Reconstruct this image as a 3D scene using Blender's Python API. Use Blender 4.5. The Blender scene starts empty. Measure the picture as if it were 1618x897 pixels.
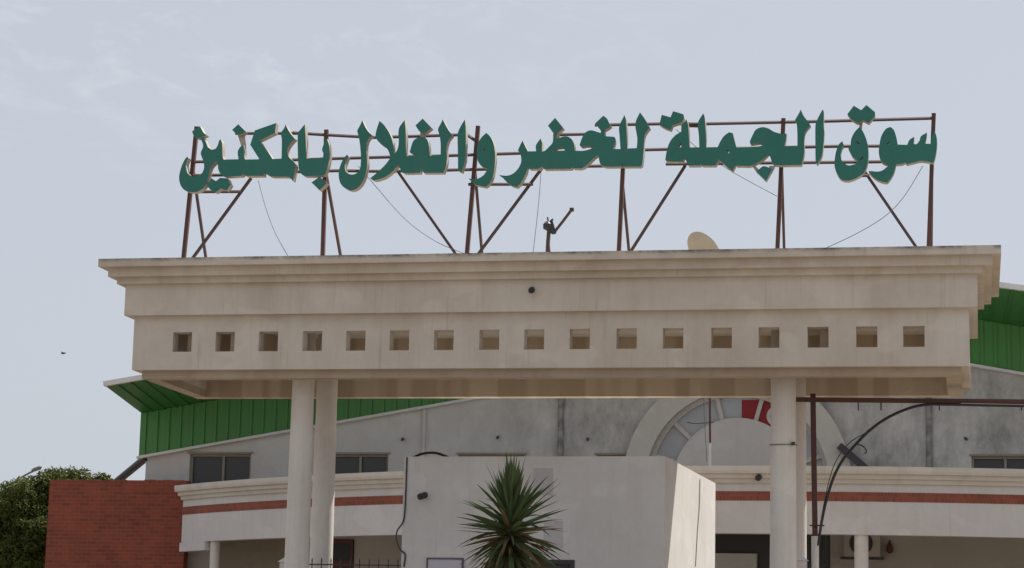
import bpy, bmesh, math, random
from mathutils import Vector, Matrix, noise
from mathutils.geometry import tessellate_polygon
random.seed(7)
S = bpy.context.scene
COL = S.collection
R = math.radians

# ------------------------------------------------------------------ camera
YAW, PITCH, ROLL, FPX = -0.2036, 0.1692, 0.0222, 3574.3
CAM = Vector((14.053, -36.185, 1.7))
def cam_axes():
    cy, sy, cp, sp = math.cos(YAW), math.sin(YAW), math.cos(PITCH), math.sin(PITCH)
    cr, sr = math.cos(ROLL), math.sin(ROLL)
    F = Vector((sy*cp, cy*cp, sp)); Rt = Vector((cy, -sy, 0)); U = Rt.cross(F)
    return cr*Rt + sr*U, -sr*Rt + cr*U, F
AX, AY, AF = cam_axes()
cd = bpy.data.cameras.new('camera'); cam = bpy.data.objects.new('camera', cd); COL.objects.link(cam)
cam.matrix_world = Matrix(((AX.x, AY.x, -AF.x, CAM.x), (AX.y, AY.y, -AF.y, CAM.y), (AX.z, AY.z, -AF.z, CAM.z), (0, 0, 0, 1)))
cd.sensor_width = 36; cd.lens = 36*FPX/1618; cd.clip_start = 0.2; cd.clip_end = 3000
S.camera = cam

def at(px, py, Y):
    """world point on the plane y = Y that the surveyed image point (px, py) belongs to"""
    d = AX*((px-809)/FPX) + AY*((448.5-py)/FPX) + AF
    return CAM + d*((Y-CAM.y)/d.y)

# ------------------------------------------------------------------ light
SUN_EL, SUN_AZ = R(60), R(38)
S.view_settings.view_transform = 'Standard'; S.view_settings.look = 'None'
S.view_settings.exposure = 0.60; S.view_settings.gamma = 1; S.view_settings.use_curve_mapping = False
w = bpy.data.worlds.new('World'); S.world = w; w.use_nodes = True
nt = w.node_tree; N = nt.nodes; L = nt.links
bg = N['Background']; bg.inputs['Strength'].default_value = 0.074
sky = N.new('ShaderNodeTexSky'); sky.sky_type = 'NISHITA'; sky.sun_disc = False
sky.sun_elevation = SUN_EL; sky.sun_rotation = SUN_AZ
sky.dust_density = 3.0; sky.air_density = 1.0; sky.ozone_density = 1.0
def sky_uv(px, py):
    d = (AX*((px-809)/FPX) + AY*((448.5-py)/FPX) + AF).normalized(); return (d.x/(d.z+0.12), d.y/(d.z+0.12), 0)
CLOUD_AT = sky_uv(330, 40)
tc = N.new('ShaderNodeTexCoord')
hz = N.new('ShaderNodeMix'); hz.data_type = 'RGBA'; hz.inputs[0].default_value = 0.80
hz.inputs[7].default_value = (5.5, 5.82, 6.4, 1)
L.new(sky.outputs[0], hz.inputs[6])
sp = N.new('ShaderNodeSeparateXYZ'); L.new(tc.outputs['Generated'], sp.inputs[0])
def vmath(op, a, b):
    n = N.new('ShaderNodeMath'); n.operation = op
    for i, v in enumerate((a, b)):
        if isinstance(v, (int, float)): n.inputs[i].default_value = v
        else: L.new(v, n.inputs[i])
    return n.outputs[0]
zz = vmath('ADD', sp.outputs[2], 0.12)
cb = N.new('ShaderNodeCombineXYZ')
L.new(vmath('DIVIDE', sp.outputs[0], zz), cb.inputs[0]); L.new(vmath('DIVIDE', sp.outputs[1], zz), cb.inputs[1])
mp = N.new('ShaderNodeMapping'); mp.inputs['Scale'].default_value = (3.6, 2.8, 1); mp.inputs['Rotation'].default_value = (0, 0, R(-20))
mp.inputs['Location'].default_value = (2.4, 0.7, 0)
L.new(cb.outputs[0], mp.inputs[0])
nz = N.new('ShaderNodeTexNoise'); nz.inputs['Scale'].default_value = 3.2; nz.inputs['Detail'].default_value = 7; nz.inputs['Roughness'].default_value = 0.62
nz.inputs['Distortion'].default_value = 0.5
L.new(mp.outputs[0], nz.inputs['Vector'])
rp = N.new('ShaderNodeValToRGB'); rp.color_ramp.elements[0].position = 0.50; rp.color_ramp.elements[1].position = 0.78
L.new(nz.outputs[0], rp.inputs[0])
gr = N.new('ShaderNodeVectorMath'); gr.operation = 'DISTANCE'        # the cloud bank has a place in the sky and thins out around it
L.new(cb.outputs[0], gr.inputs[0]); gr.inputs[1].default_value = CLOUD_AT
mr = N.new('ShaderNodeMapRange'); mr.inputs[1].default_value = 0.62; mr.inputs[2].default_value = 0.1; L.new(gr.outputs['Value'], mr.inputs[0])
cf = vmath('MULTIPLY', vmath('MULTIPLY', rp.outputs[0], mr.outputs[0]), 0.55)
cl = N.new('ShaderNodeMix'); cl.data_type = 'RGBA'; cl.inputs[7].default_value = (7.2, 7.2, 7.5, 1)
L.new(cf, cl.inputs[0]); L.new(hz.outputs[2], cl.inputs[6]); L.new(cl.outputs[2], bg.inputs[0])

sl = bpy.data.lights.new('sun', 'SUN'); sl.energy = 5.0; sl.angle = R(0.5); sl.color = (1, 0.95, 0.87)
so = bpy.data.objects.new('sun', sl); COL.objects.link(so)
sd = Vector((math.sin(SUN_AZ)*math.cos(SUN_EL), math.cos(SUN_AZ)*math.cos(SUN_EL), math.sin(SUN_EL)))
so.rotation_euler = sd.to_track_quat('Z', 'Y').to_euler(); so.location = (30, 30, 60)

# ------------------------------------------------------------------ materials
def node_mat(name):
    m = bpy.data.materials.new(name); m.use_nodes = True
    return m, m.node_tree.nodes, m.node_tree.links, m.node_tree.nodes['Principled BSDF']
def _ramp(n, l, src, p0, p1, c0=(0, 0, 0, 1), c1=(1, 1, 1, 1)):
    r = n.new('ShaderNodeValToRGB'); e = r.color_ramp.elements
    e[0].position = p0; e[1].position = p1; e[0].color = c0; e[1].color = c1
    l.new(src, r.inputs[0]); return r.outputs[0]
def _noise(n, l, scale3, sc, det=5, rough=0.6, loc=(0, 0, 0)):
    t = n.new('ShaderNodeTexCoord'); m = n.new('ShaderNodeMapping'); m.inputs['Scale'].default_value = scale3; m.inputs['Location'].default_value = loc
    l.new(t.outputs['Object'], m.inputs[0])
    z = n.new('ShaderNodeTexNoise'); z.inputs['Scale'].default_value = sc; z.inputs['Detail'].default_value = det; z.inputs['Roughness'].default_value = rough
    l.new(m.outputs[0], z.inputs['Vector']); return z.outputs[0]
def _mix(n, l, fac, a, b, mode='MIX'):
    x = n.new('ShaderNodeMix'); x.data_type = 'RGBA'; x.blend_type = mode
    if isinstance(fac, float): x.inputs[0].default_value = fac
    else: l.new(fac, x.inputs[0])
    for i, v in ((6, a), (7, b)):
        if isinstance(v, tuple): x.inputs[i].default_value = v if len(v) == 4 else v+(1,)
        else: l.new(v, x.inputs[i])
    return x.outputs[2]
def _mul(n, l, a, b):
    x = n.new('ShaderNodeMath'); x.operation = 'MULTIPLY'
    for i, v in ((0, a), (1, b)):
        if isinstance(v, (int, float)): x.inputs[i].default_value = v
        else: l.new(v, x.inputs[i])
    return x.outputs[0]
def _range(n, l, axis, a, b):
    t = n.new('ShaderNodeTexCoord'); s = n.new('ShaderNodeSeparateXYZ'); l.new(t.outputs['Object'], s.inputs[0])
    m = n.new('ShaderNodeMapRange'); m.inputs[1].default_value = a; m.inputs[2].default_value = b
    l.new(s.outputs[axis], m.inputs[0]); return m.outputs[0]
def _bump(n, l, b, h, strength, dist=0.02):
    x = n.new('ShaderNodeBump'); x.inputs['Strength'].default_value = strength; x.inputs['Distance'].default_value = dist
    l.new(h, x.inputs['Height']); l.new(x.outputs[0], b.inputs['Normal'])

def paint(name, col, dirt, amount=0.35, streak=0.35, rough=0.85, fine=9, top=None, edge_col=(0.08, 0.08, 0.085), zone=None, bump=0.25, tone_bands=False, drips=0):
    """old masonry paint: cloudy tone changes, vertical run-off streaks, optional grime on a top edge, optional stained zone"""
    m, n, l, b = node_mat(name)
    big = _ramp(n, l, _noise(n, l, (1, 1, 1), 0.55, 6, 0.6), 0.38, 0.72)
    c = _mix(n, l, _mul(n, l, big, amount), col, dirt)
    st = _ramp(n, l, _noise(n, l, (2.6, 2.6, 0.16), 1.3, 6, 0.65), 0.5, 0.8)
    c = _mix(n, l, _mul(n, l, st, streak), c, dirt)
    pt = _ramp(n, l, _noise(n, l, (1, 1, 1.3), 1.05, 2, 0.45, (2.3, 7, 1.7)), 0.565, 0.60)      # repainted / made-good patches
    c = _mix(n, l, _mul(n, l, pt, 0.30), c, tuple(min(v*1.16, 0.8) for v in col))
    fn = _noise(n, l, (1, 1, 1), fine, 4, 0.7)
    c = _mix(n, l, 0.22, c, _ramp(n, l, fn, 0.3, 0.7, (0.72, 0.72, 0.72, 1), (1, 1, 1, 1)), 'MULTIPLY')
    if drips:                                    # fine rain runs
        dm = _mul(n, l, _ramp(n, l, _noise(n, l, (9, 9, 0.22), 1.5, 5, 0.7, (5, 2, 0)), 0.56, 0.78), _ramp(n, l, _noise(n, l, (0.7, 0.7, 0.9), 1.2, 3, 0.5, (9, 1, 4)), 0.42, 0.62))
        c = _mix(n, l, _mul(n, l, dm, drips), c, tuple(v*0.6 for v in dirt))
    if tone_bands:                                   # bands along x that alternate between two tones
        pm = _ramp(n, l, _noise(n, l, (1, 0, 0), 1.9, 1, 0.5), 0.47, 0.53)
        c = _mix(n, l, _mul(n, l, pm, 0.55), c, (0.33, 0.245, 0.175))
    if zone:                                     # (x0, x1, colour, strength): a zone of weathering that fades in between x0 and x1
        x0, x1, zc, zs = zone
        zm = _mul(n, l, _range(n, l, 0, x0, x1), _ramp(n, l, _noise(n, l, (1.5, 1.5, 0.8), 0.9, 9, 0.75, (3, 0, 1)), 0.36, 0.66))
        c = _mix(n, l, _mul(n, l, zm, zs), c, zc)
    if top:                                      # grime on the upper edge
        z0, z1, lo, hi = top
        tm = _mul(n, l, _range(n, l, 2, z0, z1), _ramp(n, l, _noise(n, l, (0.9, 0.9, 1.5), 1.6, 8, 0.78), lo, hi))
        c = _mix(n, l, tm, c, edge_col)
    l.new(c, b.inputs['Base Color']); b.inputs['Roughness'].default_value = rough
    _bump(n, l, b, fn, bump, 0.01)
    return m
def plain(name, col, rough=0.6, metal=0, var=0.25, sc=6, dark=None, bump=0.15):
    m, n, l, b = node_mat(name)
    z = _noise(n, l, (1, 1, 1), sc, 6, 0.65)
    d = dark or tuple(v*0.55 for v in col)
    c = _mix(n, l, _mul(n, l, _ramp(n, l, z, 0.4, 0.75), var), col, d)
    l.new(c, b.inputs['Base Color']); b.inputs['Roughness'].default_value = rough; b.inputs['Metallic'].default_value = metal
    if bump: _bump(n, l, b, z, bump, 0.01)
    return m
def brick(name, c1, c2, mortar, scale=1, h=0.075, wd=0.22):
    m, n, l, b = node_mat(name)
    t = n.new('ShaderNodeTexCoord'); s = n.new('ShaderNodeSeparateXYZ'); l.new(t.outputs['Object'], s.inputs[0])
    cmb = n.new('ShaderNodeCombineXYZ'); l.new(s.outputs[0], cmb.inputs[0]); l.new(s.outputs[2], cmb.inputs[1])
    k = n.new('ShaderNodeTexBrick'); l.new(cmb.outputs[0], k.inputs['Vector'])
    k.inputs['Scale'].default_value = scale; k.inputs['Brick Width'].default_value = wd; k.inputs['Row Height'].default_value = h
    k.inputs['Mortar Size'].default_value = 0.009; k.inputs['Bias'].default_value = -0.1
    k.inputs['Color1'].default_value = c1+(1,); k.inputs['Color2'].default_value = c2+(1,); k.inputs['Mortar'].default_value = mortar+(1,)
    z = _noise(n, l, (1, 1, 1), 1.4, 7, 0.7)
    c = _mix(n, l, 0.55, k.outputs['Color'], _ramp(n, l, z, 0.3, 0.75, (0.5, 0.5, 0.5, 1), (1.15, 1.1, 1.05, 1)), 'MULTIPLY')
    l.new(c, b.inputs['Base Color']); b.inputs['Roughness'].default_value = 0.9
    _bump(n, l, b, k.outputs['Fac'], -0.5, 0.01)
    return m

M = {}
M['gate'] = paint('gate_paint', (0.60, 0.545, 0.48), (0.42, 0.345, 0.265), 0.65, 0.45, drips=0.7)
M['cornice'] = paint('cornice_paint', (0.58, 0.515, 0.435), (0.37, 0.285, 0.2), 0.65, 0.45, drips=0.6, top=(8.375, 8.44, 0.42, 0.62))
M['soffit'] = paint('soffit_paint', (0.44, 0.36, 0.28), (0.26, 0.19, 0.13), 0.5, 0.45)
M['inner'] = paint('inner_concrete', (0.55, 0.455, 0.355), (0.38, 0.29, 0.21), 0.3, 0.25, tone_bands=True)
M['column'] = paint('column_paint', (0.66, 0.62, 0.575), (0.44, 0.38, 0.32), 0.4, 0.5, drips=0.4)
M['hall'] = paint('hall_paint', (0.60, 0.575, 0.55), (0.42, 0.385, 0.35), 0.3, 0.3, zone=(1.0, 4.5, (0.25, 0.235, 0.215), 0.9))
M['hall_low'] = paint('ground_floor_paint', (0.50, 0.46, 0.41), (0.33, 0.29, 0.25), 0.3, 0.2)
M['canopy'] = paint('canopy_paint', (0.60, 0.575, 0.56), (0.44, 0.39, 0.35), 0.35, 0.4, drips=0.5)
M['canopy_cornice'] = paint('canopy_cornice_paint', (0.60, 0.56, 0.50), (0.36, 0.32, 0.27), 0.3, 0.45)
M['arch'] = paint('arch_paint', (0.56, 0.52, 0.47), (0.42, 0.38, 0.33), 0.3, 0.3)
M['arch_in'] = paint('arch_panel_paint', (0.60, 0.55, 0.52), (0.45, 0.40, 0.37), 0.25, 0.2)
M['booth'] = paint('booth_paint', (0.62, 0.60, 0.575), (0.50, 0.45, 0.43), 0.5, 0.35, drips=0.5)
M['patch'] = paint('patch_plaster', (0.49, 0.455, 0.455), (0.38, 0.36, 0.36), 0.5, 0.2)
M['green'] = plain('green_sheet_metal', (0.052, 0.225, 0.04), 0.45, 0, 0.55, 0.9, (0.075, 0.15, 0.045), 0.05)
M['green2'] = plain('green_soffit_metal', (0.045, 0.19, 0.042), 0.5, 0, 0.4, 1.2, (0.05, 0.13, 0.035), 0.05)
M['letter'] = paint('letter_green', (0.012, 0.15, 0.112), (0.04, 0.17, 0.14), 0.45, 0.5, 0.5, drips=0.5, bump=0.05)
M['letter_side'] = plain('letter_side_cream', (0.42, 0.38, 0.32), 0.6, 0, 0.8, 3.0, (0.2, 0.15, 0.1), 0.05)
M['rust'] = plain('rusty_steel', (0.105, 0.046, 0.038), 0.8, 0, 0.7, 5, (0.06, 0.035, 0.032))
M['rust_dark'] = plain('dark_rusty_steel', (0.075, 0.05, 0.048), 0.75, 0, 0.6, 5, (0.09, 0.04, 0.03))
M['wire'] = plain('grey_wire', (0.17, 0.17, 0.175), 0.95, 0, 0.2, 5, bump=0)
M['black'] = plain('black_rubber', (0.018, 0.018, 0.02), 0.55, 0, 0.2, 6, bump=0)
M['dark'] = plain('dark_metal', (0.035, 0.035, 0.04), 0.5, 0, 0.3, 6)
M['white'] = plain('white_trim', (0.66, 0.65, 0.63), 0.6, 0, 0.35, 2.5, (0.42, 0.4, 0.37))
M['whitepipe'] = plain('white_plastic', (0.6, 0.57, 0.53), 0.5, 0, 0.35, 4)
M['frame'] = plain('tan_window_frame', (0.30, 0.25, 0.19), 0.6, 0, 0.4, 4)
M['dish'] = plain('dish_cream', (0.52, 0.46, 0.36), 0.55, 0, 0.5, 5, (0.36, 0.29, 0.2))
M['brick'] = brick('red_brick', (0.30, 0.066, 0.034), (0.205, 0.048, 0.028), (0.235, 0.095, 0.066), h=0.095, wd=0.25)
M['stripe'] = brick('brick_stripe', (0.30, 0.082, 0.05), (0.21, 0.06, 0.04), (0.26, 0.10, 0.07), h=0.3, wd=0.07)
M['red'] = plain('red_cloth', (0.28, 0.022, 0.026), 0.8, 0, 0.2, 3, bump=0)
M['flagwhite'] = plain('white_cloth', (0.55, 0.53, 0.53), 0.8, 0, 0.1, 3, bump=0)
M['maroon'] = plain('maroon_panel', (0.13, 0.035, 0.035), 0.6, 0, 0.6, 5, (0.05, 0.03, 0.03))
M['ground'] = paint('ground_earth', (0.20, 0.168, 0.136), (0.14, 0.118, 0.09), 0.6, 0.0, fine=2)
M['lav'] = plain('pale_board', (0.50, 0.48, 0.53), 0.6, 0, 0.15, 3)
M['purple'] = plain('purple_frame', (0.10, 0.07, 0.11), 0.6, 0, 0.3, 5)
M['bark'] = plain('bark', (0.10, 0.075, 0.05), 0.95, 0, 0.6, 9)
M['lampgrey'] = plain('grey_lamp_paint', (0.16, 0.155, 0.15), 0.5, 0, 0.3, 5)
M['mottle'] = plain('stained_pipe', (0.34, 0.33, 0.32), 0.8, 0, 0.95, 3.2, (0.05, 0.045, 0.04))
def glass(name, col, rough=0.12):
    m, n, l, b = node_mat(name); z = _noise(n, l, (1, 1, 1), 1.5, 3)
    l.new(_mix(n, l, _mul(n, l, z, 0.5), col, tuple(v*0.5 for v in col)), b.inputs['Base Color'])
    b.inputs['Roughness'].default_value = rough; b.inputs['IOR'].default_value = 1.45; return m
M['glass'] = glass('dark_window_glass', (0.055, 0.053, 0.052), 0.3)
M['archglass'] = glass('grey_window_glass', (0.44, 0.45, 0.465), 0.3)
def leafmat(name, a, b2, tip=None, trans=0.25):
    m, n, l, b = node_mat(name)
    z = _noise(n, l, (1, 1, 1), 2.2, 4); c = _mix(n, l, _ramp(n, l, z, 0.35, 0.68), a, b2)
    g = n.new('ShaderNodeNewGeometry'); c = _mix(n, l, _mul(n, l, g.outputs['Random Per Island'], 0.6), c, tip or a)
    l.new(c, b.inputs['Base Color']); b.inputs['Roughness'].default_value = 0.75; b.inputs['Specular IOR Level'].default_value = 0.2
    tr = n.new('ShaderNodeBsdfTranslucent'); l.new(c, tr.inputs[0]); mx = n.new('ShaderNodeMixShader'); mx.inputs[0].default_value = trans
    o = n['Material Output']; l.new(b.outputs[0], mx.inputs[1]); l.new(tr.outputs[0], mx.inputs[2]); l.new(mx.outputs[0], o.inputs[0])
    return m
M['leaf'] = leafmat('tree_leaves', (0.062, 0.082, 0.018), (0.115, 0.125, 0.026), (0.05, 0.065, 0.016), 0.3)
M['yucca'] = leafmat('yucca_leaves', (0.07, 0.115, 0.04), (0.13, 0.17, 0.065), (0.055, 0.085, 0.04), 0.15)
M['dry'] = leafmat('dry_yucca_leaves', (0.17, 0.115, 0.06), (0.22, 0.15, 0.075), (0.12, 0.075, 0.04), 0.15)

# ------------------------------------------------------------------ builders
def obj(name, bm, mats, parent=None, smooth=False, recalc=True):
    if recalc: bmesh.ops.recalc_face_normals(bm, faces=bm.faces)
    me = bpy.data.meshes.new(name); bm.to_mesh(me); bm.free()
    if smooth:
        for p in me.polygons: p.use_smooth = True
    o = bpy.data.objects.new(name, me); COL.objects.link(o)
    for m in (mats if isinstance(mats, (list, tuple)) else [mats]): me.materials.append(M[m])
    if parent:
        o.parent = parent
        top = parent
        while top.parent: top = top.parent
        o.matrix_parent_inverse = Matrix.Identity(4)
        o.location = -Vector(parent_world(parent))
    return o
def parent_world(o):
    v = Vector(o.location)
    while o.parent: o = o.parent; v = v + Vector(o.location)
    return v
def tag(o, label, cat, group=None):
    o['label'] = label; o['category'] = cat
    if group: o['group'] = group
    return o
def thing(name, loc, label, cat, group=None):
    o = bpy.data.objects.new(name, None); COL.objects.link(o); o.location = loc; o.empty_display_size = 0.3
    return tag(o, label, cat, group)
def box(bm, x0, x1, y0, y1, z0, z1, mi=0):
    v = [bm.verts.new(p) for p in ((x0,y0,z0),(x1,y0,z0),(x1,y1,z0),(x0,y1,z0),(x0,y0,z1),(x1,y0,z1),(x1,y1,z1),(x0,y1,z1))]
    for f in ((3,2,1,0),(4,5,6,7),(0,1,5,4),(1,2,6,5),(2,3,7,6),(3,0,4,7)):
        bm.faces.new([v[i] for i in f]).material_index = mi
def bar(bm, a, b, r, n=4, up=Vector((0, 0, 1)), mi=0, r2=None):
    a, b = Vector(a), Vector(b); d = (b-a).normalized()
    if abs(d.dot(up)) > 0.95: up = Vector((0, 1, 0))
    s = d.cross(up).normalized(); t = s.cross(d)
    off = math.pi/4 if n == 4 else 0; k = math.sqrt(2) if n == 4 else 1
    r2 = r if r2 is None else r2
    ra = [bm.verts.new(a+(s*math.cos(off+i*2*math.pi/n)+t*math.sin(off+i*2*math.pi/n))*r*k) for i in range(n)]
    rb = [bm.verts.new(b+(s*math.cos(off+i*2*math.pi/n)+t*math.sin(off+i*2*math.pi/n))*r2*k) for i in range(n)]
    for i in range(n): bm.faces.new((ra[i], ra[(i+1) % n], rb[(i+1) % n], rb[i])).material_index = mi
    bm.faces.new(ra[::-1]).material_index = mi; bm.faces.new(rb).material_index = mi
def tube(bm, pts, r, n=6, mi=0):
    pts = [Vector(p) for p in pts]; rings = []
    for i, p in enumerate(pts):
        d = (pts[min(i+1, len(pts)-1)]-pts[max(i-1, 0)]).normalized()
        up = Vector((0, 1, 0)) if abs(d.y) < 0.9 else Vector((0, 0, 1))
        s = d.cross(up).normalized(); t = s.cross(d)
        rr = r[i] if isinstance(r, (list, tuple)) else r
        rings.append([bm.verts.new(p+(s*math.cos(k*2*math.pi/n)+t*math.sin(k*2*math.pi/n))*rr) for k in range(n)])
    for a, b in zip(rings, rings[1:]):
        for k in range(n): bm.faces.new((a[k], a[(k+1) % n], b[(k+1) % n], b[k])).material_index = mi
    bm.faces.new(rings[0][::-1]).material_index = mi; bm.faces.new(rings[-1]).material_index = mi
def curve_pts(ctrl, n=8):
    out = []; P = [Vector(c) for c in ctrl]
    for i in range(len(P)-1):
        p0, p1, p2, p3 = P[max(i-1, 0)], P[i], P[i+1], P[min(i+2, len(P)-1)]
        for k in range(n):
            t = k/n
            out.append(0.5*((2*p1)+(p2-p0)*t+(2*p0-5*p1+4*p2-p3)*t*t+(3*p1-p0-3*p2+p3)*t**3))
    out.append(P[-1]); return out
def prism(bm, poly, holes, y0, y1, mf=0, ms=0, mb=None):
    """flat outline in x-z with holes, given real depth from y0 (front) to y1 (back)"""
    loops = [poly]+list(holes); flat = [p for lp in loops for p in lp]
    tri = tessellate_polygon([[Vector((p[0], p[1], 0)) for p in lp] for lp in loops])
    a = [bm.verts.new((p[0], y0, p[1])) for p in flat]; b = [bm.verts.new((p[0], y1, p[1])) for p in flat]
    for t in tri:
        if len(set(t)) < 3: continue
        try:
            bm.faces.new([a[i] for i in t]).material_index = mf
            bm.faces.new([b[i] for i in t][::-1]).material_index = ms if mb is None else mb
        except ValueError: pass
    k = 0
    for lp in loops:
        n = len(lp)
        for i in range(n):
            try: bm.faces.new((a[k+i], a[k+(i+1) % n], b[k+(i+1) % n], b[k+i])).material_index = ms
            except ValueError: pass
        k += n
def lathe(bm, cx, cy, prof, n=32, mi=0):
    rings = [[bm.verts.new((cx+r*math.cos(i*2*math.pi/n), cy+r*math.sin(i*2*math.pi/n), z)) for i in range(n)] for r, z in prof]
    for a, b in zip(rings, rings[1:]):
        for i in range(n): bm.faces.new((a[i], a[(i+1) % n], b[(i+1) % n], b[i])).material_index = mi
    bm.faces.new(rings[0][::-1]); bm.faces.new(rings[-1])
def rect(x0, x1, z0, z1): return [(x0, z0), (x1, z0), (x1, z1), (x0, z1)]
def structure(o): o['kind'] = 'structure'; return o
B = bmesh.new

# ------------------------------------------------------------------ ground
bm = B(); s_ = 900
vs = [bm.verts.new(p) for p in ((-s_, -s_, 0), (s_, -s_, 0), (s_, s_, 0), (-s_, s_, 0))]; bm.faces.new(vs)
structure(obj('ground', bm, 'ground', recalc=False))

# ------------------------------------------------------------------ entrance gate
W, D = 14.0, 3.158
Z0, Z1, Z2, Z3, Z4, Z5 = 6.608, 7.528, 8.056, 8.163, 8.313, 8.449
OA, OB, OC, OD = 0.136, 0.251, 0.372, 0.505
E_, H_ = 0.135, 0.133
gate = thing('entrance_gate', (W/2, D/2, 0), 'huge cream concrete entrance gate with stepped cornice, row of square holes and round columns', 'gate')
HX = [288, 355.5, 424, 493.5, 562, 631, 701, 773, 844, 916, 990, 1063.5, 1140, 1215, 1292.5, 1369.5, 1444]
HY = [539, 539.5, 539.3, 539, 538.7, 538.2, 537.8, 537, 536.2, 535.5, 534.8, 534, 533.2, 532.6, 532, 531.4, 531]
zc = sum(at(x, y, 0).z for x, y in zip(HX, HY))/17
hs = 0.168
holes = []
for x, y in zip(HX, HY):
    c = at(x, y, 0); holes.append(rect(c.x-hs, c.x+hs, zc-hs, zc+hs)[::-1])
bm = B(); T = 0.27
prism(bm, rect(0, W, Z0, Z1), holes, 0, T)
obj('pierced_fascia', bm, 'gate', gate)
TI = 0.375
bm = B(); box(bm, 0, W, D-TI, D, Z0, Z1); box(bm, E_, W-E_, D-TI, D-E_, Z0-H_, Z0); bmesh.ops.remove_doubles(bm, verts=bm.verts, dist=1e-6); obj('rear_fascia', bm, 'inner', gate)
for x0, xo in ((0, 0), (W-TI, 0)):
    bm = B(); box(bm, x0, x0+TI, T, D-TI, Z0, Z1); obj('end_fascia', bm, 'gate', gate)
bm = B()
def slab_in(o, z0, z1): box(bm, -o, W+o, -o, D+o, z0, z1)
slab_in(OA, Z1, Z2); obj('frieze', bm, 'gate', gate)
bm = B(); slab_in(OB, Z2, Z3); slab_in(OC, Z3, Z4); slab_in(OD, Z4, Z5)
obj('cornice', bm, 'cornice', gate)
bm = B()                                                        # lower ring beam, open in the middle
e, t2 = E_, 0.24
box(bm, e, W-e, e, e+t2, Z0-H_, Z0)
box(bm, e, e+t2, e+t2, D-e-t2, Z0-H_, Z0); box(bm, W-e-t2, W-e, e+t2, D-e-t2, Z0-H_, Z0)
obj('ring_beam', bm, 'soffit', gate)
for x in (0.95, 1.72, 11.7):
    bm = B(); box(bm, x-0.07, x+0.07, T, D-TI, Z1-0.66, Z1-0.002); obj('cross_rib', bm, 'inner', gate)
CYF, CYB = 0.87, 2.287
for cx, cy, r0, r1 in ((2.787, CYF, 0.205, 0.19), (10.994, CYF, 0.215, 0.205), (2.80, CYB, 0.2, 0.185), (11.06, CYB, 0.21, 0.2)):
    bm = B(); lathe(bm, cx, cy, [(r0+0.02, 0), (r0+0.005, 2.5), (r0, 4), (r1, 6.2), (r1-0.002, Z1-0.002)], 40)
    obj('column', bm, 'column', gate, smooth=True)

# ------------------------------------------------------------------ rooftop sign: steel frame
YS, LEG = 1.0, 1.45
fr = thing('sign_scaffold', (7, YS, Z5), 'rusty steel frame of posts, rails and braces carrying the green rooftop lettering', 'sign scaffold')
def down(px, py, qx, qy, Y):                                  # lower end of a member run down to the roof deck
    a, b = at(px, py, Y), at(qx, qy, Y); t = (Z5-0.01-a.z)/(b.z-a.z); return a, a+(b-a)*t
for (x0, y0, x1, y1) in ((311, 200, 290.5, 405), (515.8, 205, 510, 403), (755.5, 199, 738, 400), (986, 232, 978, 395), (1238, 187, 1228.5, 392), (1475.5, 179, 1467.5, 387)):
    a, b = down(x0, y0, x1, y1, YS)
    bm = B(); bar(bm, a, b, 0.034); obj('post', bm, 'rust', fr)
    # raking back leg from the post head zone down to the roof behind
    h = a+(b-a)*0.30; f = Vector((b.x+0.02, YS+LEG, Z5-0.01))
    bm = B(); bar(bm, h+Vector((0, 0.045, 0)), f, 0.023); obj('back_leg', bm, 'rust_dark', fr)
for (x0, y0, x1, y1) in ((397, 281, 305, 407), (628.6, 270.5, 720, 401), (856, 266, 756.6, 400), (1083, 261, 998, 395), (1367, 272, 1446.5, 388.6)):
    a, b = down(x0, y0, x1, y1, YS+0.06)
    bm = B(); bar(bm, a, b, 0.023); obj('brace', bm, 'rust_dark', fr)
for seg in (((372, 210.5), (470, 210.5)), ((462, 209.5), (516, 213), (590, 217), (660, 215), (737, 212.5)), ((737, 212), (754, 224)), ((881, 212.7), (940, 211.5)),
            ((940, 197.5), (1040, 195.5), (1112, 195.5), (1300, 191.5), (1475, 186.5)), ((1086, 198.5), (1105, 198.8)),
            ((305, 255.5), (350, 255)), ((460, 252.5), (540, 250), (612, 248), (700, 246), (820, 242), (880, 240)), ((1000, 237), (1060, 235.5), (1180, 234), (1320, 231), (1395, 230.5)),
            ((305, 277), (380, 276)), ((440, 272), (535, 269.5), (600, 270.5), (640, 270)), ((690, 269), (775, 267)), ((925, 262.5), (960, 262)), ((1052, 259), (1150, 258)), ((1180, 257.5), (1300, 256.5), (1395, 255.3)),
            ((300, 302.8), (381, 302.6)), ((740, 291), (842, 291)), ((1358, 277.3), (1374, 277))):
    bm = B()
    tube(bm, [at(*p, YS-0.02) for p in seg], 0.028, 4)
    obj('rail', bm, 'rust_dark', fr)

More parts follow.
